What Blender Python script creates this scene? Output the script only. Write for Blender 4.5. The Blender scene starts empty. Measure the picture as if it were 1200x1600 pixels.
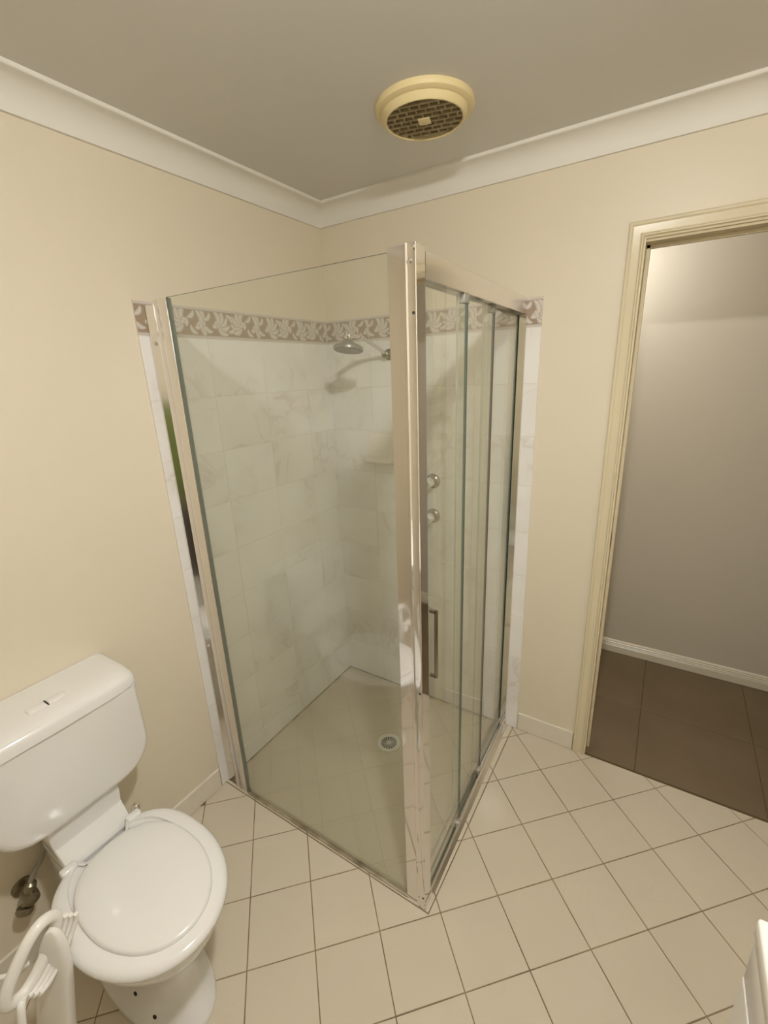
import bpy, bmesh, math, random
from mathutils import Vector, Matrix
from mathutils.bvhtree import BVHTree
random.seed(4)
S = bpy.context.scene
COL = S.collection
PI = math.pi

# ------------------------------------------------------------------ camera
f = Vector((-0.51456615, 0.80456449, -0.2964754)).normalized()
r = Vector((0.84805313, 0.52858777, -0.037428)).normalized()
u = r.cross(f).normalized()
cam = bpy.data.cameras.new('camera'); co = bpy.data.objects.new('camera', cam); COL.objects.link(co)
co.matrix_world = Matrix(((r.x, u.x, -f.x, 1.4313), (r.y, u.y, -f.y, -1.797), (r.z, u.z, -f.z, 1.6601), (0, 0, 0, 1)))
cam.sensor_fit = 'VERTICAL'; cam.sensor_height = 36; cam.sensor_width = 27
cam.lens = 698.64 / 1600 * 36; cam.clip_start = 0.01
S.camera = co

# ------------------------------------------------------------------ world, light, exposure
BULB = (1.375, -1.41, 2.308); BULB_POWER = 850.0
HALL = (1.01, 0.56, 2.13); HALL_POWER = 200.0
LIGHT_COL = (1.0, 0.982, 0.945, 1)
w = bpy.data.worlds.new('world'); S.world = w; w.use_nodes = True
w.node_tree.nodes['Background'].inputs[0].default_value = (1, .93, .82, 1)
w.node_tree.nodes['Background'].inputs[1].default_value = 0.05
S.view_settings.view_transform = 'Standard'; S.view_settings.look = 'None'
S.view_settings.exposure = 0.0; S.view_settings.gamma = 1.0
S.view_settings.use_curve_mapping = False
S.cycles.max_bounces = 14; S.cycles.transparent_max_bounces = 24; S.cycles.diffuse_bounces = 6; S.cycles.glossy_bounces = 6
S.cycles.use_denoising = True

# ------------------------------------------------------------------ materials
def mat(name, col, rough=.5, metal=0.0, coat=0.0, bump=None, var=None, spec=.5, emit=None):
    m = bpy.data.materials.new(name); m.use_nodes = True
    nt = m.node_tree; b = nt.nodes['Principled BSDF']
    c4 = (*col, 1)
    b.inputs['Base Color'].default_value = c4
    b.inputs['Roughness'].default_value = rough
    b.inputs['Metallic'].default_value = metal
    b.inputs['Specular IOR Level'].default_value = spec
    if coat: b.inputs['Coat Weight'].default_value = coat; b.inputs['Coat Roughness'].default_value = .05
    geo = nt.nodes.new('ShaderNodeNewGeometry')
    if var:                                            # (scale, second colour, amount)
        n = nt.nodes.new('ShaderNodeTexNoise'); n.inputs['Scale'].default_value = var[0]; n.inputs['Detail'].default_value = 3
        nt.links.new(geo.outputs['Position'], n.inputs['Vector'])
        mx = nt.nodes.new('ShaderNodeMix'); mx.data_type = 'RGBA'
        mx.inputs[6].default_value = c4; mx.inputs[7].default_value = (*var[1], 1)
        mr = nt.nodes.new('ShaderNodeMapRange'); mr.inputs[1].default_value = .35; mr.inputs[2].default_value = .7
        mr.inputs[4].default_value = var[2]
        nt.links.new(n.outputs[0], mr.inputs[0]); nt.links.new(mr.outputs[0], mx.inputs[0])
        nt.links.new(mx.outputs[2], b.inputs['Base Color'])
    if bump:                                           # (scale, strength, distance)
        n = nt.nodes.new('ShaderNodeTexNoise'); n.inputs['Scale'].default_value = bump[0]; n.inputs['Detail'].default_value = 2
        nt.links.new(geo.outputs['Position'], n.inputs['Vector'])
        bp = nt.nodes.new('ShaderNodeBump'); bp.inputs['Strength'].default_value = bump[1]; bp.inputs['Distance'].default_value = bump[2]
        nt.links.new(n.outputs[0], bp.inputs['Height']); nt.links.new(bp.outputs[0], b.inputs['Normal'])
    if emit:
        b.inputs['Emission Color'].default_value = emit[0]; b.inputs['Emission Strength'].default_value = emit[1]
    return m

M = {}
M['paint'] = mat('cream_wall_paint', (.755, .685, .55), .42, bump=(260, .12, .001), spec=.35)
M['ceiling'] = mat('ceiling_paint', (.68, .66, .625), .9, bump=(200, .05, .001))
M['cornice'] = mat('white_cornice_paint', (.78, .755, .70), .6)
M['arch'] = mat('cream_gloss_paint', (.70, .62, .44), .22, spec=.5, bump=(30, .05, .001))
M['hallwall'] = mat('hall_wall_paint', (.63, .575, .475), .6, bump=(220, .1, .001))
M['hallskirt'] = mat('hall_skirting_paint', (.78, .72, .58), .3)
M['dark_tile'] = mat('brown_hall_tile', (.17, .122, .068), .45, var=(5, (.20, .145, .085), .8))
M['dark_grout'] = mat('hall_grout', (.10, .072, .028), .9)
M['grout'] = mat('brown_grout', (.34, .25, .15), .9, var=(9, (.15, .10, .055), .9))
M['silicone'] = mat('silicone_bead', (.50, .43, .31), .4, var=(14, (.14, .10, .055), .9))
M['shower_grout'] = mat('stained_shower_grout', (.56, .49, .37), .5, var=(7, (.42, .35, .25), .7))
M['grout_white'] = mat('pale_grout', (.74, .71, .64), .7)
M['china'] = mat('white_vitreous_china', (.80, .79, .775), .07, coat=.4)
M['seat'] = mat('white_toilet_plastic', (.80, .79, .775), .16, coat=.2)
M['soap'] = mat('cream_glazed_china', (.86, .81, .74), .08, coat=.4)
M['plastic'] = mat('white_moulded_plastic', (.83, .81, .77), .25)
M['vanity_top'] = mat('white_benchtop', (.90, .88, .82), .12)
M['vanity_face'] = mat('white_cabinet_laminate', (.70, .665, .62), .2)
M['fan'] = mat('aged_cream_plastic', (.72, .60, .33), .4)
M['fan_grille'] = mat('dusty_grille_plastic', (.34, .27, .15), .7, var=(60, (.20, .15, .07), .8))
M['fan_dark'] = mat('duct_dark', (.05, .035, .015), .9)
M['chrome'] = mat('polished_chrome', (.80, .78, .76), .06, 1.0)
M['polished_strip'] = mat('worn_chrome_strip', (.78, .76, .74), .13, 1.0)
M['brushed'] = mat('bright_anodised_aluminium', (.80, .77, .74), .22, 1.0)
M['satin'] = mat('satin_aluminium', (.70, .67, .64), .35, 1.0)
M['dull_chrome'] = mat('tarnished_brass_valve', (.30, .27, .20), .35, 1.0)
M['hose'] = mat('grey_flexible_hose', (.30, .28, .23), .4, .3)
M['grey_plastic'] = mat('grey_roller_plastic', (.30, .30, .26), .5)
M['black'] = mat('dark_hole', (.02, .016, .01), .8)
M['strike'] = mat('aged_brass_strike', (.25, .17, .08), .4, .8)
M['clear_seal'] = mat('clear_soft_seal', (.36, .38, .30), .3)
M['dark_seal'] = mat('black_door_seal', (.03, .035, .03), .4)
M['tap_chrome'] = mat('worn_tap_chrome', (.42, .40, .37), .22, 1.0)
M['handle_metal'] = mat('brushed_bronze_toned_metal', (.36, .32, .27), .3, 1.0)
M['jamb'] = mat('cream_jamb_paint', (.66, .58, .41), .6, spec=.25)
M['rose_grey'] = mat('dull_grey_shower_rose', (.30, .285, .25), .35, .4)
M['seal'] = mat('glass_seal', (.16, .18, .15), .3)
M['green'] = mat('green_stand_in_cotton', (.13, .165, .03), .95, bump=(300, .6, .004))
M['charcoal'] = mat('charcoal_stand_in_plastic', (.05, .045, .04), .7)
M['bulb'] = mat('glowing_bulb', (1, .9, .7), .5, emit=(LIGHT_COL, BULB_POWER))
M['hall_bulb'] = mat('glowing_hall_bulb', (1, .9, .7), .5, emit=(LIGHT_COL, HALL_POWER))

def tile_mat(name, base, vein, vein_amt, rough, tint):
    m = mat(name, base, rough, coat=.3); nt = m.node_tree; b = nt.nodes['Principled BSDF']
    geo = nt.nodes.new('ShaderNodeNewGeometry'); oi = nt.nodes.new('ShaderNodeObjectInfo')
    sc = nt.nodes.new('ShaderNodeMath'); sc.operation = 'MULTIPLY'; sc.inputs[1].default_value = 37
    ad = nt.nodes.new('ShaderNodeVectorMath'); ad.operation = 'ADD'
    nt.links.new(oi.outputs['Random'], sc.inputs[0])
    nt.links.new(geo.outputs['Position'], ad.inputs[0]); nt.links.new(sc.outputs[0], ad.inputs[1])
    n = nt.nodes.new('ShaderNodeTexNoise'); n.inputs['Scale'].default_value = 5.5; n.inputs['Detail'].default_value = 5
    n.inputs['Distortion'].default_value = 1.2
    nt.links.new(ad.outputs[0], n.inputs['Vector'])
    sb = nt.nodes.new('ShaderNodeMath'); sb.operation = 'SUBTRACT'; sb.inputs[1].default_value = .5
    ab = nt.nodes.new('ShaderNodeMath'); ab.operation = 'ABSOLUTE'
    mr = nt.nodes.new('ShaderNodeMapRange'); mr.inputs[1].default_value = 0; mr.inputs[2].default_value = .045
    mr.inputs[3].default_value = 1; mr.inputs[4].default_value = 0
    n2 = nt.nodes.new('ShaderNodeTexNoise'); n2.inputs['Scale'].default_value = 3.5
    nt.links.new(ad.outputs[0], n2.inputs['Vector'])
    r2 = nt.nodes.new('ShaderNodeMapRange'); r2.inputs[1].default_value = .48; r2.inputs[2].default_value = .68; r2.inputs[4].default_value = vein_amt
    mu = nt.nodes.new('ShaderNodeMath'); mu.operation = 'MULTIPLY'
    nt.links.new(n.outputs[0], sb.inputs[0]); nt.links.new(sb.outputs[0], ab.inputs[0]); nt.links.new(ab.outputs[0], mr.inputs[0])
    nt.links.new(n2.outputs[0], r2.inputs[0]); nt.links.new(mr.outputs[0], mu.inputs[0]); nt.links.new(r2.outputs[0], mu.inputs[1])
    m1 = nt.nodes.new('ShaderNodeMix'); m1.data_type = 'RGBA'
    m1.inputs[6].default_value = (*base, 1); m1.inputs[7].default_value = (*tint, 1)
    r3 = nt.nodes.new('ShaderNodeMapRange'); r3.inputs[1].default_value = .35; r3.inputs[2].default_value = .65
    nt.links.new(n2.outputs[0], r3.inputs[0]); nt.links.new(r3.outputs[0], m1.inputs[0])
    m2 = nt.nodes.new('ShaderNodeMix'); m2.data_type = 'RGBA'; m2.inputs[7].default_value = (*vein, 1)
    nt.links.new(m1.outputs[2], m2.inputs[6]); nt.links.new(mu.outputs[0], m2.inputs[0])
    nt.links.new(m2.outputs[2], b.inputs['Base Color'])
    return m
M['marble'] = tile_mat('marbled_white_wall_tile', (.88, .865, .845), (.60, .52, .43), .42, .12, (.81, .79, .76))
M['floor_tile'] = tile_mat('cream_floor_tile', (.63, .56, .44), (.58, .50, .38), .25, .30, (.65, .58, .46))
M['skirt_tile'] = tile_mat('cream_skirting_tile', (.74, .69, .59), (.68, .62, .50), .2, .2, (.76, .71, .61))

def border_mat():
    m = mat('leaf_relief_border_tile', (.6, .5, .4), .18, coat=.3); nt = m.node_tree
    a = nt.nodes.new('ShaderNodeVertexColor'); a.layer_name = 'leaf'
    nt.links.new(a.outputs[0], nt.nodes['Principled BSDF'].inputs['Base Color'])
    return m
M['border'] = border_mat()

def glass_mat(name, col, haze):
    m = bpy.data.materials.new(name); m.use_nodes = True; nt = m.node_tree; nt.nodes.clear()
    o = nt.nodes.new('ShaderNodeOutputMaterial'); t = nt.nodes.new('ShaderNodeBsdfTransparent'); g = nt.nodes.new('ShaderNodeBsdfGlossy')
    d = nt.nodes.new('ShaderNodeBsdfDiffuse'); d.inputs[0].default_value = (.62, .62, .52, 1)
    t.inputs[0].default_value = (*col, 1); g.inputs[1].default_value = 0.0; g.inputs[0].default_value = (1, 1, 1, 1)
    fr = nt.nodes.new('ShaderNodeFresnel'); gb_ = nt.nodes.new('ShaderNodeNewGeometry')
    ior = nt.nodes.new('ShaderNodeMapRange'); ior.inputs[3].default_value = 1.5; ior.inputs[4].default_value = 1/1.5   # same ratio from both sides
    nt.links.new(gb_.outputs['Backfacing'], ior.inputs[0]); nt.links.new(ior.outputs[0], fr.inputs[0])
    m0 = nt.nodes.new('ShaderNodeMixShader'); m0.inputs[0].default_value = haze
    m1 = nt.nodes.new('ShaderNodeMixShader')
    nt.links.new(t.outputs[0], m0.inputs[1]); nt.links.new(d.outputs[0], m0.inputs[2])
    nt.links.new(fr.outputs[0], m1.inputs[0]); nt.links.new(m0.outputs[0], m1.inputs[1]); nt.links.new(g.outputs[0], m1.inputs[2])
    nt.links.new(m1.outputs[0], o.inputs[0])
    return m
M['glass'] = glass_mat('clear_toughened_glass', (.952, .965, .940), .026)
M['glass_edge'] = mat('green_glass_edge', (.035, .075, .06), .15)

# ------------------------------------------------------------------ helpers
def finish(bm, angle=40):
    bmesh.ops.recalc_face_normals(bm, faces=bm.faces[:])
    th = math.radians(angle)
    for fc in bm.faces: fc.smooth = True
    for e in bm.edges:
        if len(e.link_faces) == 2 and e.calc_face_angle(0) > th: e.smooth = False
def to_mesh(name, bm, ms, angle=40):
    finish(bm, angle)
    me = bpy.data.meshes.new(name); bm.to_mesh(me); bm.free()
    for m in (ms if isinstance(ms, (list, tuple)) else [ms]): me.materials.append(M[m])
    return me
def link(name, me, parent=None, loc=None):
    o = bpy.data.objects.new(name, me); COL.objects.link(o)
    if loc is not None: o.location = loc
    if parent is not None: o.parent = parent
    return o
def obj(name, bm, ms, parent=None, angle=40, loc=None):
    return link(name, to_mesh(name, bm, ms, angle), parent, loc)
def part(name, bm, ms, parent, angle=40):
    """part given in world coordinates under a parent that may have a location"""
    off = parent.location.copy()
    pp = parent.parent
    while pp is not None: off += pp.location; pp = pp.parent
    bmesh.ops.translate(bm, verts=bm.verts[:], vec=-off)
    return obj(name, bm, ms, parent, angle)
def thing(name, label, cat, loc=(0, 0, 0), group=None):
    o = bpy.data.objects.new(name, None); COL.objects.link(o); o.location = loc; o.empty_display_size = .05
    return tag(o, label, cat, group)
def tag(o, label, cat, group=None):
    o['label'] = label; o['category'] = cat
    if group: o['group'] = group
    return o
def struct(o, label, cat):
    o['kind'] = 'structure'; return tag(o, label, cat)

def box(bm, a, b, bev=0.0, seg=2, mi=0):
    x0, y0, z0 = [min(a[i], b[i]) for i in range(3)]; x1, y1, z1 = [max(a[i], b[i]) for i in range(3)]
    v = [bm.verts.new(p) for p in ((x0,y0,z0),(x1,y0,z0),(x1,y1,z0),(x0,y1,z0),(x0,y0,z1),(x1,y0,z1),(x1,y1,z1),(x0,y1,z1))]
    fs = [bm.faces.new([v[i] for i in q]) for q in ((0,3,2,1),(4,5,6,7),(0,1,5,4),(1,2,6,5),(2,3,7,6),(3,0,4,7))]
    for q in fs: q.material_index = mi
    if bev > 0:
        es = list({e for q in fs for e in q.edges})
        bmesh.ops.bevel(bm, geom=es, offset=bev, segments=seg, affect='EDGES', profile=.5)
    return fs
def nbox(a, b, bev=0.0, seg=2):
    bm = bmesh.new(); box(bm, a, b, bev, seg); return bm
def rings(bm, rs, cap0=True, cap1=True, closed=False, mi=0):
    vs = [[bm.verts.new(p) for p in rg] for rg in rs]
    n = len(rs[0])
    for i in range(len(vs) - 1 + (1 if closed else 0)):
        A, B = vs[i], vs[(i + 1) % len(vs)]
        for k in range(n):
            q = bm.faces.new((A[k], A[(k+1) % n], B[(k+1) % n], B[k])); q.material_index = mi
    if not closed:
        if cap0: bm.faces.new(vs[0][::-1]).material_index = mi
        if cap1: bm.faces.new(vs[-1]).material_index = mi
    return vs
def basis(d):
    d = Vector(d).normalized(); a = Vector((0, 0, 1)) if abs(d.z) < .9 else Vector((1, 0, 0))
    x = d.cross(a).normalized(); y = d.cross(x).normalized(); return d, x, y
def tube(bm, pts, rad, n=14, closed=False, mi=0):
    pts = [Vector(p) for p in pts]; rs = []; N = len(pts)
    d0, x, y = basis(pts[1] - pts[0]); prev = d0
    for i, p in enumerate(pts):
        if closed: d = (pts[(i+1) % N] - pts[i-1]).normalized()
        else: d = (pts[min(i+1, N-1)] - pts[max(i-1, 0)]).normalized()
        q = prev.rotation_difference(d); x = q @ x; y = q @ y; prev = d
        rr = rad[i] if isinstance(rad, (list, tuple)) else rad
        rs.append([p + x*math.cos(2*PI*k/n)*rr + y*math.sin(2*PI*k/n)*rr for k in range(n)])
    rings(bm, rs, closed=closed, mi=mi)
def tree_of(bm):
    bm.normal_update(); return BVHTree.FromPolygons([v.co.copy() for v in bm.verts], [[v.index for v in q.verts] for q in (bm.verts.index_update() or bm.faces)])
def lathe(bm, o, axis, prof, n=32, mi=0):
    """prof: (radius, height along axis)"""
    d, x, y = basis(axis); o = Vector(o)
    rs = [[o + d*h + x*math.cos(2*PI*k/n)*max(rr, 1e-4) + y*math.sin(2*PI*k/n)*max(rr, 1e-4) for k in range(n)] for rr, h in prof]
    rings(bm, rs, mi=mi)
def smooth_path(ctrl, n=8):
    P = [Vector(p) for p in ctrl]; P = [P[0]*2 - P[1]] + P + [P[-1]*2 - P[-2]]; out = []
    for i in range(1, len(P) - 2):
        for k in range(n):
            t = k / n; a, b, c, d = P[i-1:i+3]
            out.append(.5*((2*b) + (c-a)*t + (2*a-5*b+4*c-d)*t*t + (-a+3*b-3*c+d)*t**3))
    out.append(P[-2]); return out
def extrude_profile(bm, prof, p0, p1, ux, uy, mi=0):
    """closed 2-D profile swept straight between two points"""
    ux, uy = Vector(ux), Vector(uy)
    rings(bm, [[Vector(p) + ux*a + uy*b for a, b in prof] for p in (p0, p1)], mi=mi)

# polygons
def clip(poly, nx, ny, c):            # keep nx*x+ny*y <= c
    out = []
    for i in range(len(poly)):
        a, b = poly[i], poly[(i+1) % len(poly)]
        da = nx*a[0] + ny*a[1] - c; db = nx*b[0] + ny*b[1] - c
        if da <= 1e-9: out.append(a)
        if (da < -1e-9 and db > 1e-9) or (da > 1e-9 and db < -1e-9):
            t = da / (da - db); out.append((a[0] + (b[0]-a[0])*t, a[1] + (b[1]-a[1])*t))
    return out
def rect_clip(poly, x0, x1, y0, y1):
    for n in ((-1, 0, -x0), (1, 0, x1), (0, -1, -y0), (0, 1, y1)):
        if len(poly) < 3: return []
        poly = clip(poly, *n)
    return poly if len(poly) >= 3 else []
def area(p): return .5 * sum(p[i][0]*p[(i+1) % len(p)][1] - p[(i+1) % len(p)][0]*p[i][1] for i in range(len(p)))
def inset(p, d):
    if area(p) < 0: p = p[::-1]
    q = list(p); n = len(p)
    for i in range(n):
        a, b = p[i], p[(i+1) % n]; ex, ey = b[0]-a[0], b[1]-a[1]; L = math.hypot(ex, ey)
        if L < 1e-7: continue
        nx, ny = ey/L, -ex/L
        q = clip(q, nx, ny, nx*a[0] + ny*a[1] - d)
        if len(q) < 3: return []
    return q
def prism(bm, poly, fr, h0, h1, bev=.0008):
    o, uu, vv, nn = [Vector(t) for t in fr]
    if area(poly) < 0: poly = poly[::-1]
    top = inset(poly, bev) if bev else poly
    P = lambda q, h: [bm.verts.new(o + uu*a + vv*b + nn*h) for a, b in q]
    if bev and len(top) == len(poly):
        A, B, Ct = P(poly, h0), P(poly, h1 - bev), P(top, h1)
        n = len(poly)
        for X, Y in ((A, B), (B, Ct)):
            for k in range(n): bm.faces.new((X[k], X[(k+1) % n], Y[(k+1) % n], Y[k]))
        bm.faces.new(Ct)
    else:
        A, B = P(poly, h0), P(poly, h1); n = len(poly)
        for k in range(n): bm.faces.new((A[k], A[(k+1) % n], B[(k+1) % n], B[k]))
        bm.faces.new(B)

# ------------------------------------------------------------------ room shell
ZC = 2.36; FW = -2.7; RW = 2.2; DL, DR, DH = 1.300, 2.11, 2.022
wall_left = struct(obj('wall_left', nbox((-.1, FW-.1, -.02), (0, .0, ZC+.02)), 'paint'),
    'cream painted wall behind the toilet, its far end tiled inside the shower', 'wall')
bm = bmesh.new()
box(bm, (-.1, 0, -.02), (DL-.02, .1, ZC+.02)); box(bm, (DR+.02, 0, -.02), (RW+.1, .1, ZC+.02)); box(bm, (DL-.02, 0, DH+.02), (DR+.02, .1, ZC+.02))
wall_back = struct(obj('wall_back', bm, 'paint'), 'cream painted wall with the doorway, tiled behind the shower taps', 'wall')
wall_right = struct(obj('wall_right', nbox((RW, FW-.1, -.02), (RW+.1, 0, ZC+.02)), 'paint'), 'cream painted wall behind the vanity, outside the picture', 'wall')
wall_front = struct(obj('wall_front', nbox((0, FW-.1, -.02), (RW, FW, ZC+.02)), 'paint'), 'cream painted wall behind the camera, outside the picture', 'wall')
ceiling = struct(obj('ceiling', nbox((0, FW, ZC), (RW, 0, ZC+.1)), 'ceiling'), 'matt off-white bathroom ceiling carrying the round fan', 'ceiling')
floor = struct(obj('floor', nbox((0, FW, -.06), (RW, -.004, -.0022)), 'grout'), 'bathroom floor of cream square tiles laid diagonally', 'floor')

# cornice: cove profile (d from wall, z)
cove = [(0, 2.284), (.010, 2.284), (.010, 2.290)]
for k in range(0, 11):
    a = k/10*PI/2
    cove.append((.066 - .056*math.cos(a), 2.292 + .056*math.sin(a)))
cove += [(.076, 2.350), (.078, 2.352), (.078, 2.3605), (0, 2.3605)]
def cornice(name, run, label):
    bm = bmesh.new(); rs = []
    for end in (0, 1): rs.append([run(d, z, end) for d, z in cove])
    rings(bm, rs); return struct(obj(name, bm, 'cornice', angle=30), label, 'cornice')
cornice('trim_1', lambda d, z, e: (d, -d if e else FW + d, z), 'white coved cornice above the left wall over the toilet')
cornice('trim_2', lambda d, z, e: (RW - d if e else d, -d, z), 'white coved cornice above the wall with the doorway')
cornice('trim_3', lambda d, z, e: (RW - d, -d if e else FW + d, z), 'white coved cornice over the vanity wall, outside the picture')
cornice('trim_4', lambda d, z, e: (RW - d if e else d, FW + d, z), 'white coved cornice behind the camera, outside the picture')

# ------------------------------------------------------------------ floor tiles (diagonal 200 mm grid)
c45 = math.sqrt(.5)
def grid_poly(i, j, ox=.8679, oy=-.470, s=.2, g=.0032):
    def P(a, b): return (ox + s*(a+b)*c45, oy + s*(a-b)*c45)
    q = [P(i, j), P(i+1, j), P(i+1, j+1), P(i, j+1)]
    return inset(q, g/2)
FR = ((0, 0, 0), (1, 0, 0), (0, 1, 0), (0, 0, 1))
KX, KY = .979, -.919          # outer corner of the shower footprint
full = {}
def add_floor_tile(polys, h=0.0, bev=.0008, name='floor_tile', ms='floor_tile', parent=None):
    bm = bmesh.new()
    for p in polys: prism(bm, p, FR, -.008, h, bev)
    return obj(name, bm, ms, parent or floor)
A45 = .2*.2*.9
proto = None
for i in range(-22, 16):
    for j in range(-14, 22):
        q = grid_poly(i, j)
        allr = rect_clip(q, .003, RW-.003, FW+.003, -.006)
        if not allr or abs(area(allr)) < 2e-4: continue
        hob = rect_clip(q, 0, KX, KY, 0)
        if not hob or abs(area(hob)) < 1e-6:
            if len(allr) == 4 and abs(abs(area(allr)) - abs(area(q))) < 1e-7:
                cx = sum(p[0] for p in q)/4; cy = sum(p[1] for p in q)/4
                if proto is None:
                    bm = bmesh.new(); prism(bm, [(a-cx, b-cy) for a, b in q], FR, -.008, 0.0)
                    proto = to_mesh('floor_tile', bm, 'floor_tile')
                link('floor_tile', proto, floor, (cx, cy, random.uniform(-.0003, .0003)))
            else: add_floor_tile([allr])
        else:
            ps = []
            a = rect_clip(q, .003, RW-.003, FW+.003, KY)
            b = rect_clip(q, KX, RW-.003, KY, -.006)
            for p in (a, b):
                if p and abs(area(p)) > 2e-4: ps.append(p)
            if ps: add_floor_tile(ps, bev=0 if len(ps) > 1 else .0008)
        # narrow strip outside the frame, same grid, cut off by the bead
        for (x0, x1, y0, y1) in ((.9525, KX-.003, KY+.003, -.006), (.003, .9525, KY+.003, KY+.013)):
            p = rect_clip(q, x0, x1, y0, y1)
            if p and abs(area(p)) > 3e-5:
                o = add_floor_tile([p], h=.0025, bev=.0006, name='kerb_tile')
obj('shower_grout_bed', nbox((.006, -.897, -.01), (.90, -.006, -.0019)), 'shower_grout', floor)
for i in range(-10, 8):            # inside the shower
    for j in range(-12, 6):
        q = rect_clip(grid_poly(i, j, .8679+.3*.2*c45, -.470+.3*.2*c45, g=.0016), .008, .90, -.885, -.008)
        if q and abs(area(q)) > 3e-4: add_floor_tile([q], h=-.0015, bev=.0005, name='shower_floor_tile')
# silicone line around the shower foot
bm = bmesh.new(); box(bm, (.008, -.010, -.004), (.93, -.0062, .0035)); box(bm, (.0062, -.9, -.004), (.0095, -.0062, .0035))
o = obj('silicone_bead', bm, 'silicone', floor)

# ------------------------------------------------------------------ wall tiles
LF = ((0, 0, 0), (0, -1, 0), (0, 0, 1), (1, 0, 0)); BF = ((0, 0, 0), (1, 0, 0), (0, 0, 1), (0, -1, 0))
ycols = [.003, .182, .434, .686, .938]; xcols = [.003, .243, .4945, .7457, .9966]
TH = .006
LEAF = []
def leaf_color(a, b):
    """relief print of scrolling acanthus leaves, a 0..1 along the tile, b 0..1 up"""
    X, Y = a*2.5, b
    bg = (.36, .275, .20); col = list(bg)
    if Y < .07 or Y > .93: return (.62, .57, .53)
    if Y < .10 or Y > .90: return (.42, .35, .29)
    for (cx, cy, ang, L, W, bend) in LEAF:
        dx, dy = X - cx, Y - cy; c, s = math.cos(ang), math.sin(ang)
        p, q = dx*c + dy*s, -dx*s + dy*c
        q -= bend*L*((p/L)**2 - .3)
        d = (p/L)**2 + (q/W)**2
        if d < 1:
            k = .90 + .10*math.cos(q/W*5.5)
            if d > .74: col = [.43, .345, .27]
            else: col = [.70*k, .65*k, .60*k]
    return tuple(col)
rl = random.Random(9)
for (cx, cy, sg) in ((.52, .46, 1), (1.62, .52, -1), (2.32, .40, 1)):
    for k in range(5):                     # scrolled leaf: overlapping crescents fanning from one side
        an = (-.9 + .62*k)*sg + (0 if sg > 0 else PI)
        LEAF.append((cx + .24*math.cos(an)*1.15, cy + .26*math.sin(an), an + .25*sg, .30, .115, .45*sg))
    LEAF.append((cx - .10*sg, cy, .9*sg, .17, .12, .5*sg)); LEAF.append((cx, cy - .02, 2.2*sg, .09, .07, .3))
for (cx, cy, an) in ((.12, .70, .8), (.10, .28, -.6), (1.08, .72, 2.3), (1.14, .30, .5), (1.98, .74, .7), (2.0, .24, -.8), (2.45, .75, 2.0)):
    LEAF.append((cx, cy, an, .20, .085, .4))
def border_mesh(name, fr, a0, a1, z0, z1, flip):
    o, uu, vv, nn = [Vector(t) for t in fr]; NX = max(8, int(96*(a1-a0)/.25)); NZ = 40
    bm = bmesh.new(); cl = bm.loops.layers.float_color.new('leaf')
    V = [[bm.verts.new(o + uu*(a0 + (a1-a0)*i/NX) + vv*(z0 + (z1-z0)*k/NZ) + nn*(TH+.001)) for i in range(NX+1)] for k in range(NZ+1)]
    span = (a1-a0)/.25
    for k in range(NZ):
        for i in range(NX):
            fc = bm.faces.new((V[k][i], V[k][i+1], V[k+1][i+1], V[k+1][i]))
            a = (i+.5)/NX*span; a = 1 - a if flip else a
            c = leaf_color(a % 1.0, (k+.5)/NZ)
            for lp in fc.loops: lp[cl] = (*c, 1)
    bd = [V[0][i] for i in range(NX+1)] + [V[k][NX] for k in range(1, NZ+1)] + [V[NZ][i] for i in range(NX-1, -1, -1)] + [V[k][0] for k in range(NZ-1, 0, -1)]
    lo = [bm.verts.new(v.co - nn*(TH+.001)) for v in bd]; n = len(bd)
    for i in range(n):
        fc = bm.faces.new((bd[i], bd[(i+1) % n], lo[(i+1) % n], lo[i]))
        for lp in fc.loops: lp[cl] = (.55, .5, .45, 1)
    return to_mesh(name, bm, 'border')
G = .0012
for wall, fr, cols, flip in ((wall_left, LF, ycols, True), (wall_back, BF, xcols, False)):
    bm = bmesh.new(); prism(bm, [(cols[0], .0), (cols[-1]-.001, .0), (cols[-1]-.001, 1.899), (cols[0], 1.899)], fr, -.001, TH-.0009, 0)
    obj('grout_bed', bm, 'grout_white', wall)
    for c in range(len(cols)-1):
        a0, a1 = cols[c]+G, cols[c+1]-G
        me = None
        for k in range(9):
            if me is None:
                bm = bmesh.new(); prism(bm, [(a0, G), (a1, G), (a1, .2-G), (a0, .2-G)], fr, 0, TH, .001)
                me = to_mesh('wall_tile', bm, 'marble')
            o = link('wall_tile', me, wall, (0, 0, .2*k))
        link('border_tile', border_mesh('border_tile', fr, a0, a1, 1.8+G, 1.9, flip), wall)

# tiled skirting (100 mm)
def skirting(name, fr, a0, a1, st, label):
    root = None; bm = bmesh.new(); prism(bm, [(a0, 0), (a1, 0), (a1, .088), (a0, .088)], fr, 0, .005, 0)
    root = struct(obj(name, bm, 'grout'), label, 'skirting')
    a = a0
    while a < a1 - .005:
        b = min(a + st, a1)
        bm = bmesh.new(); prism(bm, [(a+.001, .001), (b-.001, .001), (b-.001, .0915), (a+.001, .0915)], fr, 0, .0085, .0015)
        obj('skirting_tile', bm, 'skirt_tile', root); a = b
skirting('baseboard_left', LF, .9405, 2.69, .30, 'cream tiled skirting along the floor behind the toilet')
skirting('baseboard_back', BF, .999, 1.246, .30, 'short cream tiled skirting between the shower and the doorway')

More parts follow.
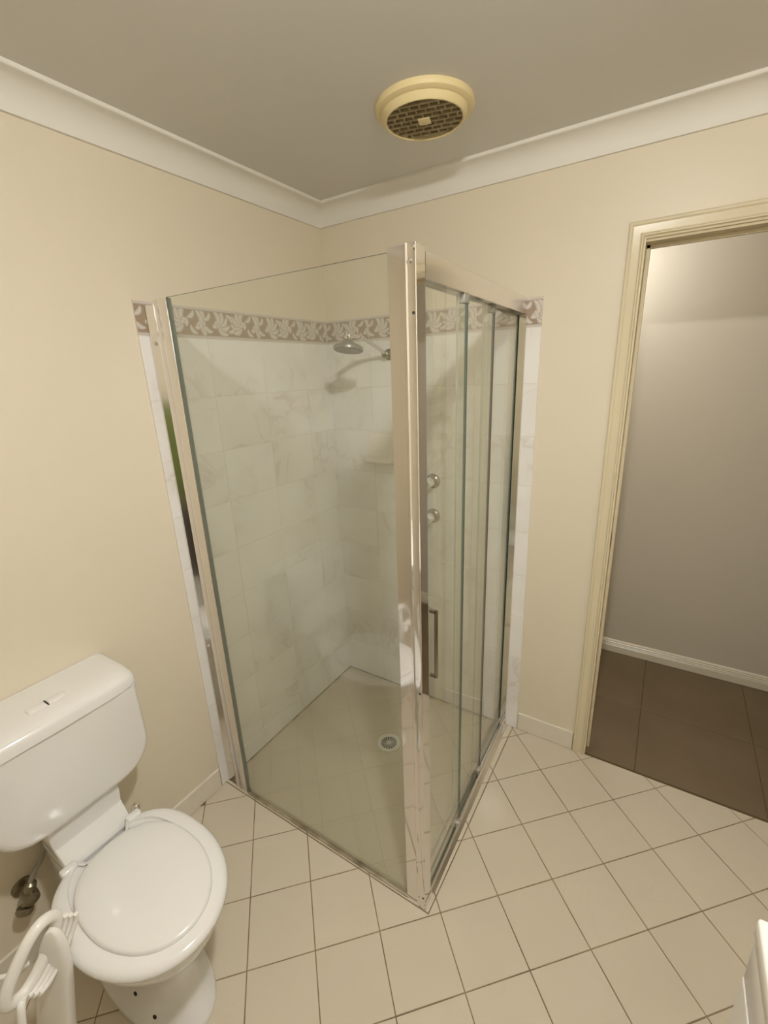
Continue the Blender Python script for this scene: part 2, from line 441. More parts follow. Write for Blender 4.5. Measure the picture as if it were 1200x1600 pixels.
# ------------------------------------------------------------------ doorway, hall
arch = struct(thing('door_1', 'cream gloss painted doorway frame open to the dark floored hall', 'doorway', (DL, 0, 0)), 'cream gloss painted doorway frame open to the dark floored hall', 'doorway')
AW = .052
aprof = [(0, 0), (0, .012), (.004, .017), (.010, .018), (.014, .014), (.034, .011), (.037, .012), (.040, .017), (.044, .018), (.047, .012), (.052, .010), (.052, 0)]
bm = bmesh.new()                       # outer edge at a = 0
xo0, xo1, zo = DL - AW, DR + AW, DH + AW + .008
rs = []
for corner in ('a', 'b', 'c', 'd'):
    ring = []
    for a, h in aprof:
        p = {'a': (xo0 + a, -h, .0), 'b': (xo0 + a, -h, zo - a), 'c': (xo1 - a, -h, zo - a), 'd': (xo1 - a, -h, .0)}[corner]
        ring.append(p)
    rs.append(ring)
rings(bm, rs); part('architrave', bm, 'arch', arch, 25)
bm = bmesh.new(); box(bm, (DL-.018, -.002, 0), (DL, .105, DH+.018), .001, 1); jl = part('jamb', bm, 'jamb', arch)
bm = bmesh.new(); box(bm, (DR, -.002, 0), (DR+.018, .105, DH+.018), .001, 1); part('jamb', bm, 'jamb', arch)
bm = bmesh.new(); box(bm, (DL, -.002, DH), (DR, .105, DH+.018), .001, 1); part('head_jamb', bm, 'jamb', arch)
bm = bmesh.new(); box(bm, (DL, .045, 0), (DL+.011, .060, DH), .001, 1); box(bm, (DL, .045, DH-.011), (DR, .060, DH), .001, 1); part('door_stop', bm, 'jamb', arch)
bm = bmesh.new(); box(bm, (DL-.0005, .004, .985), (DL+.0012, .030, 1.045), .0005, 1); sp = part('strike_plate', bm, 'strike', arch); sp['label'] = 'small tarnished brass strike plate'
bm = bmesh.new(); box(bm, (DL+.0008, .010, .998), (DL+.0016, .022, 1.032)); part('latch_hole', bm, 'black', sp)
bm = bmesh.new(); box(bm, (DL, -.004, -.02), (DR, .004, .0005), .0005, 1); part('threshold_strip', bm, 'dark_grout', arch)

HY = .9
fh = struct(obj('floor_hall', nbox((-.6, .004, -.06), (3.2, HY, -.0035)), 'dark_grout'), 'dark brown tiled hall floor beyond the doorway', 'floor')
ys = [.004, .424, .874, HY]; xs = [-.6 + .0, -.3, .15, .60, 1.05, 1.495, 1.94, 2.385, 2.83, 3.2]
for a, b in zip(xs, xs[1:]):
    for c, d in zip(ys, ys[1:]):
        bm = bmesh.new(); prism(bm, [(a+.0015, c+.0015), (b-.0015, c+.0015), (b-.0015, d-.0015), (a+.0015, d-.0015)], FR, -.01, -.0015, .0008)
        obj('hall_tile', bm, 'dark_tile', fh)
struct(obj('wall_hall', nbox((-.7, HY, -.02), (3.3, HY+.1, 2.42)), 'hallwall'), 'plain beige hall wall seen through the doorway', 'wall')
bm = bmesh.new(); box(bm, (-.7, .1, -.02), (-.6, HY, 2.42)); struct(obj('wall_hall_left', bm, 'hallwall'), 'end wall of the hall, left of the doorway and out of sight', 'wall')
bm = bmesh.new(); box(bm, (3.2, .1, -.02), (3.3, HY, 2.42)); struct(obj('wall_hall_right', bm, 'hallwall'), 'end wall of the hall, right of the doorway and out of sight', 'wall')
bm = bmesh.new(); box(bm, (-.6, 0, -.02), (-.1, .1, 2.42)); box(bm, (RW+.1, 0, -.02), (3.2, .1, 2.42)); box(bm, (-.1, .1, 2.38), (RW+.1, .101, 2.42))
struct(obj('wall_hall_near', bm, 'hallwall'), 'near side wall of the hall beyond the bathroom, out of sight', 'wall')
struct(obj('ceiling_hall', nbox((-.6, .1, 2.40), (3.2, HY, 2.5)), 'ceiling'), 'hall ceiling beyond the doorway, out of sight', 'ceiling')
bm = bmesh.new()
hp = [(0, 0), (.014, 0), (.014, .040), (.010, .045), (.014, .050), (.010, .056), (.012, .061), (.008, .066), (.009, .071), (.004, .076), (0, .078)]
extrude_profile(bm, hp, (-.6, HY, -.0015), (3.2, HY, -.0015), (0, -1, 0), (0, 0, 1))
struct(obj('baseboard_hall', bm, 'hallskirt', angle=25), 'grooved off-white skirting along the hall wall', 'skirting')

# ------------------------------------------------------------------ light fittings
cl = thing('ceiling_light', 'glowing flattened bulb in a white batten holder, above the camera', 'light', (BULB[0], BULB[1], ZC))
bm = bmesh.new(); lathe(bm, (BULB[0], BULB[1], ZC), (0, 0, -1), [(.055, 0), (.055, .006), (.04, .009), (.018, .011), (.016, .036)]); part('lamp_holder', bm, 'plastic', cl)
def bulb_bm(c, rad=.034, flat=1.0):
    bm = bmesh.new(); n = 16
    prof = [(.011, .038*flat), (.012, .034*flat)] + [(rad*math.sin(a), rad*flat*math.cos(a)) for a in [PI*k/n for k in range(3, n+1)]]
    lathe(bm, c, (0, 0, 1), prof, 24); return bm
part('light_bulb', bulb_bm(BULB, .048, .34), 'bulb', cl)
hl = thing('hall_light', 'bare glowing bulb in the hall, hidden left of the doorway', 'light', (HALL[0], HALL[1], 2.4))
bm = bmesh.new(); lathe(bm, (HALL[0], HALL[1], 2.4), (0, 0, -1), [(.055, 0), (.055, .012), (.04, .02), (.022, .026), (.020, .22), (.016, .232)]); part('lamp_holder', bm, 'plastic', hl)
part('light_bulb', bulb_bm(HALL), 'hall_bulb', hl)

# ------------------------------------------------------------------ exhaust fan
VX, VY = .748, -.440
fan = thing('exhaust_fan', 'round yellowed plastic exhaust fan with a dusty brown grille on the ceiling', 'fan', (VX, VY, ZC))
bm = bmesh.new()
pr = [(.136, 0), (.137, .007), (.134, .014), (.126, .0185), (.120, .0195), (.1175, .023), (.1145, .031), (.110, .0355), (.1065, .0355), (.1045, .033), (.1045, .0)]
lathe(bm, (VX, VY, ZC), (0, 0, -1), pr, 72); part('housing', bm, 'fan', fan, 28)
bm = bmesh.new(); lathe(bm, (VX, VY, ZC-.010), (0, 0, -1), [(.104, 0), (.104, .002)], 48); part('duct', bm, 'fan_dark', fan)
bm = bmesh.new(); GA = math.radians(15); ga, gb = Vector((math.cos(GA), math.sin(GA), 0)), Vector((-math.sin(GA), math.cos(GA), 0))
GR = .105
def gbar(p, q, wd, z0, z1):
    d = (q - p).normalized(); s = Vector((-d.y, d.x, 0))*wd/2
    rs = [[Vector((VX, VY, 0)) + e + s*k + Vector((0, 0, z)) for k, z in ((1, z0), (-1, z0), (-1, z1), (1, z1))] for e in (p, q)]
    rings(bm, rs)
pitch = .0235; rows = [pitch*(k+.5) for k in range(-6, 6)]
for t in rows:
    if abs(t) < GR: L = math.sqrt(GR*GR - t*t); gbar(gb*t - ga*L, gb*t + ga*L, .0085, ZC-.033, ZC-.027)
cp = .0262
for ri in range(-6, 6):
    t0, t1 = pitch*(ri+.5), pitch*(ri+1.5)
    for k in range(-5, 6):
        a = cp*(k + .5*(ri % 2))
        p, q = ga*a + gb*t0, ga*a + gb*t1
        if p.length < GR and q.length < GR: gbar(p, q, .0048, ZC-.0325, ZC-.0275)
part('grille', bm, 'fan_grille', fan)
bm = bmesh.new(); box(bm, (-.0165, -.0165, 0), (.0165, .0165, .004), .0015, 2); box(bm, (-.005, -.007, -.0008), (-.0008, .007, .001)); box(bm, (.001, -.007, -.0008), (.0052, .007, .001))
bmesh.ops.rotate(bm, verts=bm.verts[:], matrix=Matrix.Rotation(GA, 3, 'Z')); bmesh.ops.translate(bm, verts=bm.verts[:], vec=(VX, VY, ZC-.0365))
part('badge', bm, 'fan', fan)['label'] = 'small square cream centre badge'

# ------------------------------------------------------------------ shower screen
HS = 1.897
scr = thing('shower_screen', 'chrome framed glass shower enclosure with sliding doors in the room corner', 'shower screen', (.93, -.89, 0))
def SL(bm):                                  # door side runs very slightly out of square
    for v in bm.verts: v.co.x += .938 + .020*(-v.co.y)/.9
def slab_glass(name, a, b, parent, shear=False, soft=False):
    bm = bmesh.new(); fs = box(bm, a, b)
    sz = [abs(b[i]-a[i]) for i in range(3)]; thin = sz.index(min(sz))
    bmesh.ops.recalc_face_normals(bm, faces=bm.faces[:])
    for q in bm.faces: q.material_index = 0 if abs(q.normal[thin]) > .9 else (2 if soft and q.normal.y < -.9 else 1)
    if shear: SL(bm)
    return part(name, bm, ['glass', 'glass_edge', 'clear_seal'], parent, 10)
PY = -.905
fp = slab_glass('fixed_panel', (.132, PY-.003, .007), (.925, PY+.003, HS), scr)
bm = bmesh.new(); box(bm, (.130, PY-.0045, .003), (.143, PY+.0045, HS-.003)); part('seal_strip', bm, 'seal', fp)
bm = bmesh.new(); box(bm, (.133, PY-.0075, -.002), (.9, PY+.0075, .0085), .003, 2); part('bottom_bead', bm, 'silicone', fp)
# wall channel of the fixed panel: slanted polished face then flat adjuster
bm = bmesh.new()
prof = [(.0062, -.868), (.0062, -.9035), (.0075, -.9045), (.0145, -.9042), (.031, -.8885), (.062, -.8885), (.062, -.868)]
rings(bm, [[(a, b, z) for a, b in prof] for z in (.002, HS-.010)]); ch = part('wall_channel', bm, 'polished_strip', scr, 20)
for z in (1.775, .672):
    bm = bmesh.new(); lathe(bm, (.0228, -.8965, z), (.707, -.707, 0), [(.0065, 0), (.0065, .0015), (.004, .004), (.0, .0045)], 16); part('screw', bm, 'chrome', ch)
bm = bmesh.new(); box(bm, (.0625, PY-.006, .002), (.0865, PY+.012, HS-.002), .001, 2); box(bm, (.0885, PY-.007, .002), (.132, PY+.012, HS-.002), .002, 2)
box(bm, (.085, PY-.004, .003), (.090, PY+.009, HS-.004), 0)
part('panel_stile', bm, 'brushed', scr)
# corner post
bm = bmesh.new()
pp = [(.895, -.909), (.932, -.909), (.934, -.914)]
for k in range(0, 9):
    a = PI + .2 - k/8*(PI*.9); pp.append((.941 + .007*math.cos(a), -.914 - .007*math.sin(a)*1.0))
pp = [(.897, -.8985), (.897, -.9105), (.934, -.9105), (.936, -.915), (.9385, -.918), (.943, -.918), (.946, -.915), (.955, -.9165), (.9645, -.9165), (.966, -.915), (.966, -.876), (.957, -.874), (.957, -.861), (.925, -.861), (.925, -.8985)]
rings(bm, [[(a, b, z) for a, b in pp] for z in (.004, HS+.006)]); post = part('corner_post', bm, 'chrome', scr, 18)
bm = bmesh.new(); rings(bm, [[(a, b, z) for a, b in pp] for z in (HS+.006, HS+.0075)]); part('post_cap', bm, 'satin', post)
for (x, z) in ((.961, HS-.002), (.953, 1.872)):
    bm = bmesh.new(); lathe(bm, (x, -.9165, z), (0, -1, 0), [(.0045, 0), (.0045, .002), (.002, .0035), (0, .0037)], 14); part('screw', bm, 'chrome', post)
for z in (1.776, .838, .055):
    bm = bmesh.new(); lathe(bm, (.959, -.9160, z), (0, -1, 0), [(.0034, 0), (.0034, .0009)], 14); part('screw_hole', bm, 'black', post)
# header rail
bm = bmesh.new(); hr = [(-.048, 1.848), (-.048, HS+.004), (-.004, HS+.006), (-.001, HS+.005), (.001, HS+.001), (.002, 1.852), (.001, 1.847), (-.001, 1.847), (-.001, 1.858), (-.042, 1.858), (-.042, 1.848)]
rings(bm, [[(a, b, z) for a, z in hr] for b in (-.8585, -.0078)]); SL(bm); part('header_rail', bm, 'brushed', scr, 25)
# bottom track
bm = bmesh.new(); tr = [(-.052, 0), (-.052, .026), (-.047, .026), (-.045, .009), (-.034, .009), (-.032, .024), (-.028, .024), (-.026, .009), (-.014, .009), (-.011, .020), (-.006, .022), (-.001, .020), (.002, .010), (.013, .004), (.014, 0)]
rings(bm, [[(a, b, z) for a, z in tr] for b in (-.8585, -.0078)]); SL(bm); part('bottom_track', bm, 'brushed', scr, 25)
# wall channel on the door side
bm = bmesh.new(); box(bm, (-.034, -.013, .004), (-.020, -.0066, 1.846), .001, 1); box(bm, (-.022, -.016, .004), (.004, -.0066, 1.846), .001, 1); SL(bm)
part('wall_channel', bm, 'chrome', scr)
# doors
def door(x, s0, s1, z0, z1, seal=None):
    d = slab_glass('sliding_door', (x-.003, -s1, z0), (x+.003, -s0, z1), scr, True, s1 < .8)
    if seal:
        bm = bmesh.new(); box(bm, (x-.0036, -s0-.004, z0+.002), (x+.0036, -s0+.0008, z1-.002)); SL(bm); part('edge_seal', bm, seal, d)
    for s in ((s0+.018), ) if s0 > .1 else ():
        bm = bmesh.new(); box(bm, (x-.009, -s-.014, 1.824), (x+.006, -s+.022, 1.850), .002, 2); SL(bm); part('roller', bm, 'grey_plastic', d)
        bm = bmesh.new(); box(bm, (x-.008, -s-.014, z0-.004), (x+.006, -s+.018, z0+.022), .002, 2)
        lathe(bm, (x+.006, -s, z0+.010), (1, 0, 0), [(.008, 0), (.008, .003), (.003, .004), (0, .0045)], 14)
        SL(bm); part('bottom_guide', bm, 'satin', d)
    return d
dA = door(-.006, .596, .872, .026, 1.846, 'glass_edge')
dB = door(-.017, .333, .634, .022, 1.846, 'dark_seal')
dC = door(-.028, .022, .398, .020, 1.846)
bm = bmesh.new()
hw = .009
def bar(p, q):
    box(bm, [min(p[i], q[i]) - hw/2*1 for i in range(3)], [max(p[i], q[i]) + hw/2 for i in range(3)], .0015, 2)
bar((.003, -.846, 1.052), (.015, -.846, 1.052)); bar((.003, -.846, .852), (.015, -.846, .852)); bar((.017, -.846, .852), (.017, -.846, 1.052))
SL(bm); part('handle', bm, 'handle_metal', dA)['label'] = 'squared D-shaped metal pull handle'

# ------------------------------------------------------------------ shower fittings
SX = .345
sh = thing('shower', 'chrome shower head on a bent arm below the leaf border', 'shower', (SX, -.006, 1.738))
bm = bmesh.new(); lathe(bm, (SX, -.006, 1.738), (0, -1, 0), [(.024, 0), (.023, .006), (.016, .014), (.012, .018), (.012, .028), (.015, .028), (.015, .038), (.010, .042)], 28); part('wall_flange', bm, 'dull_chrome', sh)
bm = bmesh.new(); tube(bm, smooth_path([(SX, -.04, 1.742), (SX, -.12, 1.770), (SX, -.205, 1.797), (SX, -.235, 1.802), (SX, -.298, 1.803)]), .0078, 14); part('arm', bm, 'satin', sh)
bm = bmesh.new(); lathe(bm, (SX, -.222, 1.802), Vector((0, -1, -.02)), [(.008, -.004), (.012, 0), (.012, .010), (.009, .014)], 20)
part('arm_nut', bm, 'chrome', sh)
bm = bmesh.new(); lathe(bm, (SX, -.300, 1.812), Vector((0, -.10, -1)), [(.007, 0), (.013, .003), (.015, .011), (.013, .018), (.009, .028)], 20)
part('swivel_joint', bm, 'chrome', sh)
bm = bmesh.new(); lathe(bm, (SX, -.302, 1.788), Vector((0, -.20, -1)), [(.010, -.004), (.013, 0), (.022, .010), (.045, .020), (.056, .026), (.058, .032), (.057, .040), (.052, .043), (.046, .042), (0, .043)], 40)
part('rose', bm, 'rose_grey', sh)

sd = thing('soap_dish', 'cream glazed soap holder fixed on the tiles below the shower head', 'soap dish', (.30, -.006, 1.30))
bm = bmesh.new(); NS = 12; rs = []
prof = [(1.390, .006), (1.372, .012), (1.350, .017), (1.325, .026), (1.300, .042), (1.285, .060), (1.279, .074), (1.270, .078), (1.262, .074), (1.256, .055), (1.250, .030), (1.246, .006)]
for k, (z, d) in enumerate(prof):
    hwid = .066 + .012*min(1, (1.39 - z)/.11)
    cx = .300
    ring = []
    for t in range(NS+1):
        s = t/NS*2 - 1
        ring.append((cx + hwid*s, -.006 - d*(1 - .22*abs(s)**4), z))
    ring += [(cx + hwid*(1 - 2*t/NS), -.006, z) for t in range(NS+1)]
    rs.append(ring)
rings(bm, rs); part('tray', bm, 'soap', sd, 50)
bm = bmesh.new(); tube(bm, [(.262, -.07, 1.2815), (.30, -.074, 1.2805), (.338, -.07, 1.2815)], .0035, 8); part('ridge', bm, 'soap', sd)

for z, lb in ((1.184, 'upper shower tap with white knob and chrome flange'), (1.019, 'lower shower tap with white knob and chrome flange')):
    t = thing('shower_tap', lb, 'tap', (.558, -.006, z), 'pair of wall taps in the shower')
    bm = bmesh.new(); lathe(bm, (.558, -.006, z), (0, -1, 0), [(.034, 0), (.034, .003), (.029, .009), (.017, .014), (.012, .016), (.012, .030)], 32); part('flange', bm, 'tap_chrome', t)
    bm = bmesh.new(); n = 40; rs = []
    for rr, h, am in ((.014, .028, 0), (.021, .032, .06), (.0235, .042, .12), (.0235, .056, .12), (.021, .066, .08), (.016, .070, 0), (.013, .0705, 0)):
        rs.append([(.558 + rr*(1 + am*math.cos(4*2*PI*k/n))*math.cos(2*PI*k/n), -.006 - h, z + rr*(1 + am*math.cos(4*2*PI*k/n))*math.sin(2*PI*k/n)) for k in range(n)])
    rings(bm, rs); part('knob', bm, 'plastic', t, 50)
    bm = bmesh.new(); lathe(bm, (.558, -.0765, z), (0, -1, 0), [(.012, 0), (.012, .0015), (.010, .0022), (0, .0024)], 24); part('tap_button', bm, 'satin', t)

DX, DY = .506, -.386
dr = thing('floor_drain', 'round shower drain with slotted grate in the floor tiles', 'drain', (DX, DY, 0))
bm = bmesh.new(); lathe(bm, (DX, DY, -.004), (0, 0, 1), [(.054, 0), (.054, .0055), (.052, .0065), (.038, .006), (.036, .004), (.036, 0)], 48); part('rim', bm, 'plastic', dr)
bm = bmesh.new(); lathe(bm, (DX, DY, -.004), (0, 0, 1), [(.036, 0), (.036, .0030)], 40); part('sump', bm, 'black', dr)
bm = bmesh.new()
for k in range(16):
    a = k/16*2*PI; d = Vector((math.cos(a), math.sin(a), 0)); s = Vector((-d.y, d.x, 0))
    c = Vector((DX, DY, 0))
    rings(bm, [[c + d*rr + s*wd*e + Vector((0, 0, z)) for e, z in ((1, -.0008), (-1, -.0008), (-1, .0018), (1, .0018))] for rr, wd in ((.009, .0010), (.0362, .0028))])
lathe(bm, (DX, DY, -.0006), (0, 0, 1), [(.010, 0), (.010, .0026), (.004, .003), (0, .0031)], 20)
part('grate', bm, 'satin', dr)

# ------------------------------------------------------------------ toilet
TY = -1.452
wc = thing('toilet', 'white toilet suite with closed lid against the left wall', 'toilet', (.3, TY, 0))
def egg(x0, x1, hwid, z, n=64, xc=None, pb=2.5, pf=2.05, notch=None):
    xc = xc if xc is not None else x0 + (x1-x0)*.46; out = []
    for k in range(n):
        a = 2*PI*k/n; c, s = math.cos(a), math.sin(a)
        L, p = ((x1-xc), pf) if c >= 0 else ((xc-x0), pb)
        x_, y_ = xc + math.copysign(abs(c)**(2/p), c)*L, math.copysign(abs(s)**(2/p), s)*hwid
        if notch and c < 0 and abs(y_) < .064: x_ = max(x_, notch)
        out.append((x_, TY + y_, z))
    return out
# pan
bm = bmesh.new(); P = [(0, .12, .578, .108), (.012, .12, .582, .111), (.022, .12, .578, .107), (.04, .13, .560, .096), (.09, .13, .535, .085), (.15, .14, .530, .084), (.21, .16, .550, .098), (.27, .18, .590, .128), (.33, .20, .628, .157), (.375, .215, .646, .170), (.398, .22, .650, .172), (.402, .225, .645, .168)]
rings(bm, [egg(a, b, h, z) for z, a, b, h in P]); pan_tree = tree_of(bm); pan = part('pan', bm, 'china', wc, 60)
bm = bmesh.new(); box(bm, (.045, TY-.085, .24), (.24, TY+.085, .385), .018, 4); box(bm, (.045, TY-.055, .0), (.20, TY+.055, .26), .02, 4); part('outlet_block', bm, 'china', wc)
# screw holes on the near flank of the foot
for (x, z) in ((.404, .084), (.472, .048)):
    hit, nrm, _, _ = pan_tree.ray_cast(Vector((x, -1.9, z)), Vector((0, 1, 0)))
    if nrm.y > 0: nrm = -nrm
    bm = bmesh.new(); lathe(bm, hit - nrm*.003, nrm, [(.0058, 0), (.0058, .0042), (.0045, .0045)], 18); part('screw_hole', bm, 'black', pan)
# seat
bm = bmesh.new(); ZS = .403
sp_ = [(.006, .000), (.000, .006), (.000, .013), (.004, .020), (.012, .0245), (.026, .0265), (.045, .0265), (.048, .020)]
rings(bm, [egg(.209+i*.3, .664-i, .181-i, ZS+h, pb=2.7, notch=.246+i*.3) for i, h in sp_]); seat = part('seat', bm, 'seat', wc, 60)
bm = bmesh.new()
lp = [(0, 0), (-.0005, .006), (.002, .010), (.008, .0125), (.030, .0145), (.070, .0165), (.11, .0175)]
rings(bm, [egg(.255+i*.6, .631-i*1.0, .1385-i*.85, ZS+.0255+h, pb=2.35) for i, h in lp]); lid = part('lid', bm, 'seat', wc, 60)
for s in (-1, 1):
    bm = bmesh.new(); box(bm, (.212, TY+s*.088-.020, ZS+.001), (.236, TY+s*.088+.020, ZS+.0315), .006, 4); part('hinge', bm, 'seat', wc)
bm = bmesh.new(); lathe(bm, (.197, TY+.108, ZS+.010), (0, .3, 1), [(.009, 0), (.012, .003), (.012, .012), (.008, .018), (0, .020)], 16); part('hinge_bolt', bm, 'chrome', wc)
# cistern body: rounded lower corners
def cist(hw_, zb, zt, R, n=10):
    pts = [(-hw_, zt)]
    for k in range(n+1):
        a = PI + k/n*PI/2; pts.append((-hw_ + R + R*math.cos(a), zb + R*1.0 + R*math.sin(a)))
    for k in range(n+1):
        a = 1.5*PI + k/n*PI/2; pts.append((hw_ - R + R*math.cos(a), zb + R + R*math.sin(a)))
    pts.append((hw_, zt)); return pts
bm = bmesh.new()
def C(x, hw_, zb, R, zt=.808): return [(x, TY + a, z) for a, z in cist(hw_, zb, zt, R)]
rings(bm, [C(.004, .188, .530, .095), C(.10, .198, .524, .10), C(.165, .200, .522, .10), C(.180, .197, .527, .098), C(.189, .190, .536, .095), C(.192, .182, .546, .09)])
body = part('cistern', bm, 'china', wc, 35)
bm = bmesh.new()
def ltop(i, z, xf): return [(.002, TY-.203+i, z), (.002, TY+.203-i, z), (xf-.05, TY+.203-i, z), (xf-.018, TY+.197-i, z), (xf-.006, TY+.178-i, z), (xf, TY+.14, z), (xf+.002, TY, z), (xf, TY-.14, z), (xf-.006, TY-.178+i, z), (xf-.018, TY-.197+i, z), (xf-.05, TY-.203+i, z)]
rings(bm, [ltop(.002, .8095, .196), ltop(0, .812, .198), ltop(0, .836, .196), ltop(.001, .843, .192), ltop(.004, .849, .184), ltop(.012, .853, .17), ltop(.03, .856, .14)])
clid = part('cistern_lid', bm, 'china', wc, 42)
for a, b in ((-.045, -.002), (.002, .045)):
    bm = bmesh.new(); box(bm, (.108, TY+a, .850), (.134, TY+b, .8595), .003, 3); part('flush_button', bm, 'china', clid)
bm = bmesh.new(); box(bm, (.106, TY-.0015, .850), (.136, TY+.0015, .8575)); part('button_gap', bm, 'black', clid)
# connecting neck
bm = bmesh.new(); rs = []
for (z, x, h) in ((.545, .160, .085), (.520, .165, .094), (.490, .164, .096), (.462, .163, .094), (.452, .166, .092), (.447, .171, .0915), (.428, .192, .090), (.411, .209, .090), (.404, .212, .0895), (.396, .211, .089), (.370, .203, .086)):
    rs.append([(.05, TY-h, z), (x-.012, TY-h, z), (x-.003, TY-h+.003, z), (x, TY-h+.012, z), (x, TY+h-.012, z), (x-.003, TY+h-.003, z), (x-.012, TY+h, z), (.05, TY+h, z)])
rings(bm, rs); part('connecting_neck', bm, 'china', wc, 24)

# stop valve and hose
sv = thing('stop_valve', 'dull metal stop valve with flexible hose under the cistern', 'valve', (.012, -1.60, .27))
bm = bmesh.new(); lathe(bm, (.0, -1.60, .268), (1, 0, 0), [(.028, 0), (.026, .006), (.013, .010), (.013, .03), (.019, .032), (.021, .050), (.019, .068), (.010, .072)], 20); part('valve_body', bm, 'dull_chrome', sv)
bm = bmesh.new(); lathe(bm, (.045, -1.608, .258), (.25, -.5, -.8), [(.010, 0), (.012, .012), (.020, .016), (.022, .026), (.018, .034), (0, .036)], 16); part('valve_handle', bm, 'dull_chrome', sv)
bm = bmesh.new(); lathe(bm, (.050, -1.598, .278), (0, .3, 1), [(.012, 0), (.015, .010), (.015, .028), (.009, .034)], 12); part('union_nut', bm, 'dull_chrome', sv)
bm = bmesh.new(); tube(bm, smooth_path([(.050, -1.590, .308), (.052, -1.575, .335), (.060, -1.553, .365), (.066, -1.540, .41), (.062, -1.545, .46), (.052, -1.575, .500), (.045, -1.590, .522)]), .0065, 12); part('hose', bm, 'hose', sv)

# ------------------------------------------------------------------ white plastic stand with loop handle
cd = thing('plastic_caddy', 'white plastic caddy with a loop handle and ribbed side left of the toilet', 'caddy', (.44, -1.70, 0))
def rr_loop(cx, cz, hw_, hh, p, n=48):
    return [(cx + hw_*math.copysign(abs(math.cos(t))**(2/p), math.cos(t)), cz + hh*math.copysign(abs(math.sin(t))**(2/p), math.sin(t))) for t in [2*PI*k/n for k in range(n)]]
LC = Vector((.452, -1.688, .528)); lu = Vector((.10, .62, .52)).normalized(); lv = Vector((.0, -.62, .74)).normalized()
lu = Vector((-.05, .64, .77)).normalized(); lv = Vector((.25, -.70, .60)); lv = (lv - lu*lv.dot(lu)).normalized()
bm = bmesh.new()
tube(bm, [LC + lu*a + lv*b for a, b in rr_loop(0, 0, .072, .036, 2.6)], .0120, 14, closed=True); part('loop_handle', bm, 'plastic', cd, 60)
BK = Vector((-.5146, .8046, 0)).normalized(); RT = Vector((.848, .529, 0))
base = [LC + lu*a + lv*b for a, b in rr_loop(0, 0, .072, .034, 2.6)]
bm = bmesh.new(); rs = []
TC = LC + BK*.030 + RT*.012
for (z, dx, hw_, th) in ((.00, -.095, .040, .020), (.01, -.095, .042, .022), (.25, -.052, .040, .020), (.38, -.022, .038, .019), (.46, -.002, .035, .016), (.52, .010, .027, .013), (.555, .017, .015, .009), (.563, .018, .008, .005)):
    c = Vector((TC.x, TC.y, 0)) + RT*dx
    rs.append([c + RT*(hw_*math.copysign(abs(math.cos(t))**.6, math.cos(t))) + BK*(th*math.copysign(abs(math.sin(t))**.6, math.sin(t))) + Vector((0, 0, z)) for t in [2*PI*k/24 for k in range(24)]])
rings(bm, rs); pb = part('upright', bm, 'plastic', cd, 60)
for k in range(4):
    dlt = RT*(.0075*(k+1)) + BK*(.004*(k+1)) + Vector((0, 0, -.004*(k+1)))
    sel = [p + dlt for i, p in enumerate(base) if True]
    n_ = len(sel); run = [sel[i % n_] for i in range(n_-23, n_-3)]
    bm = bmesh.new(); tube(bm, run, .0050, 8); part('rib', bm, 'plastic', cd, 60)
bm = bmesh.new(); tube(bm, smooth_path([(.40, -1.80, .52), (.41, -1.765, .535), (.42, -1.72, .50), (.43, -1.69, .50)]), .0048, 10)
tube(bm, smooth_path([(.36, -1.86, .02), (.38, -1.82, .30), (.40, -1.80, .52)]), .006, 10); part('rear_rod', bm, 'plastic', cd, 60)
bm = bmesh.new(); tube(bm, smooth_path([(.52, -1.80, .0), (.50, -1.775, .24), (.475, -1.735, .44), (.462, -1.722, .47)]), .008, 10); part('front_leg', bm, 'plastic', cd, 60)

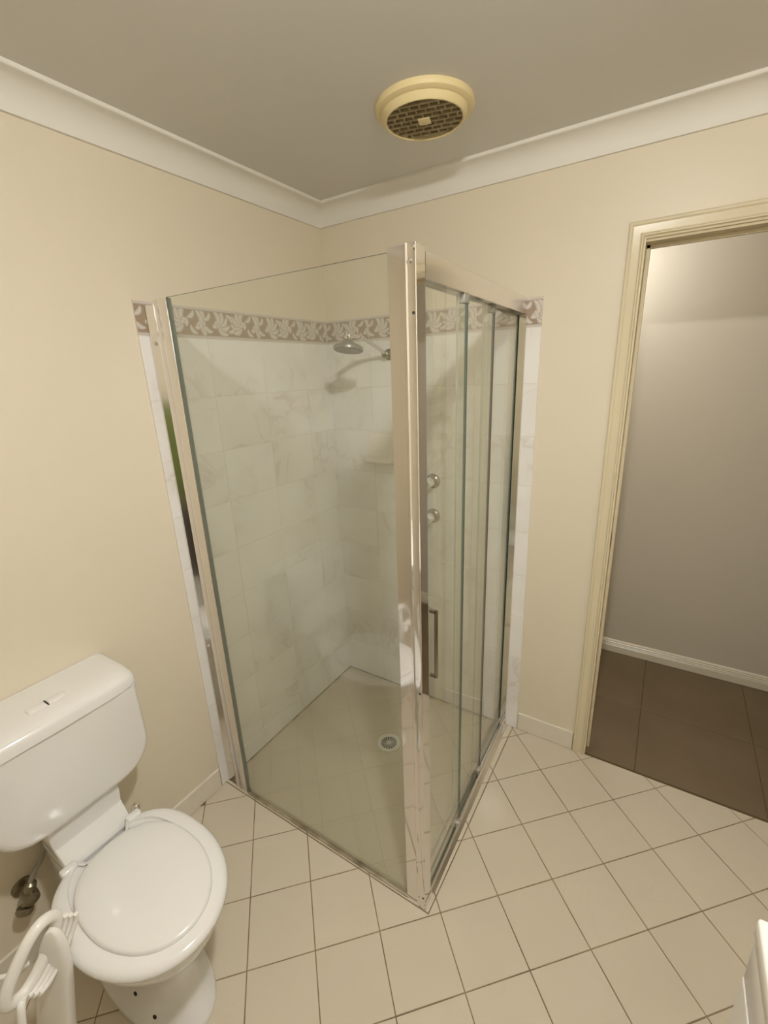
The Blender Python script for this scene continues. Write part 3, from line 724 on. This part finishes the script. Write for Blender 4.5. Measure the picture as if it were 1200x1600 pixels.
# ------------------------------------------------------------------ vanity at the right
vn = thing('vanity_unit', 'white vanity cabinet whose bright top corner shows at lower right', 'vanity', (1.9, -1.8, 0))
VX0, VY1 = 1.640, -1.119
bm = bmesh.new(); box(bm, (VX0+.006, -2.3, .0), (RW-.001, VY1-.004, .82), .003, 2); vc = part('cabinet', bm, 'vanity_face', vn)
bm = bmesh.new(); box(bm, (VX0, -2.305, .82), (RW-.001, VY1, .856), .006, 3); part('benchtop', bm, 'vanity_top', vn)
for (y0, y1) in ((-1.70, VY1-.006), (-2.298, -1.705)):
    bm = bmesh.new(); box(bm, (VX0+.0015, y0, .06), (VX0+.010, y1, .7255), .0012, 2); part('cabinet_door', bm, 'vanity_face', vn)
    bm = bmesh.new(); box(bm, (VX0+.003, y0, .7275), (VX0+.010, y1, .815), .0012, 2); part('drawer_front', bm, 'vanity_face', vn)

# ------------------------------------------------------------------ out of frame: stand-ins added only for what the chrome reflects
tr_ = thing('stand_in_rail', 'chrome rail added behind the camera to carry the green reflection stand-in', 'rail', (1.1, FW, 1.5))
bm = bmesh.new(); tube(bm, [(.75, FW+.06, 1.5), (1.5, FW+.06, 1.5)], .009, 12); part('bar', bm, 'chrome', tr_)
for x in (.76, 1.49):
    bm = bmesh.new(); tube(bm, [(x, FW, 1.5), (x, FW+.065, 1.5)], .011, 12); part('bracket', bm, 'chrome', tr_)
bm = bmesh.new(); rs = []  # cloth added out of sight to put green into the channel's reflection
for k in range(25):
    x = .83 + k/24*.6; wv = .004*math.sin(k*1.3)
    rs.append([(x, FW+.045+wv*.3, .95), (x, FW+.047, 1.5), (x, FW+.060, 1.513), (x, FW+.073, 1.5), (x, FW+.080+wv, .80), (x, FW+.085+wv, .80), (x, FW+.080, 1.505), (x, FW+.060, 1.520), (x, FW+.041, 1.505), (x, FW+.040+wv*.3, .95)])
rings(bm, rs); tag(obj('stand_in_towel', bm, 'green', angle=60), 'olive green cloth added behind the camera for the chrome to reflect', 'stand_in_towel')
bm = bmesh.new(); n = 40  # dark body added out of sight, below the green, for the same reflection
rs = [[(1.13 + (.24+a)*math.copysign(abs(math.cos(t))**.5, math.cos(t)), FW+.25 + (.19+a)*math.copysign(abs(math.sin(t))**.5, math.sin(t)), z) for t in [2*PI*k/n for k in range(n)]] for a, z in ((-.03, 0), (-.03, .01), (0, .70), (.01, .705), (.01, .74), (-.01, .75))]
rings(bm, rs); tag(obj('stand_in_hamper', bm, 'charcoal', angle=40), 'charcoal hamper added behind the camera as a dark reflection in the chrome', 'hamper')
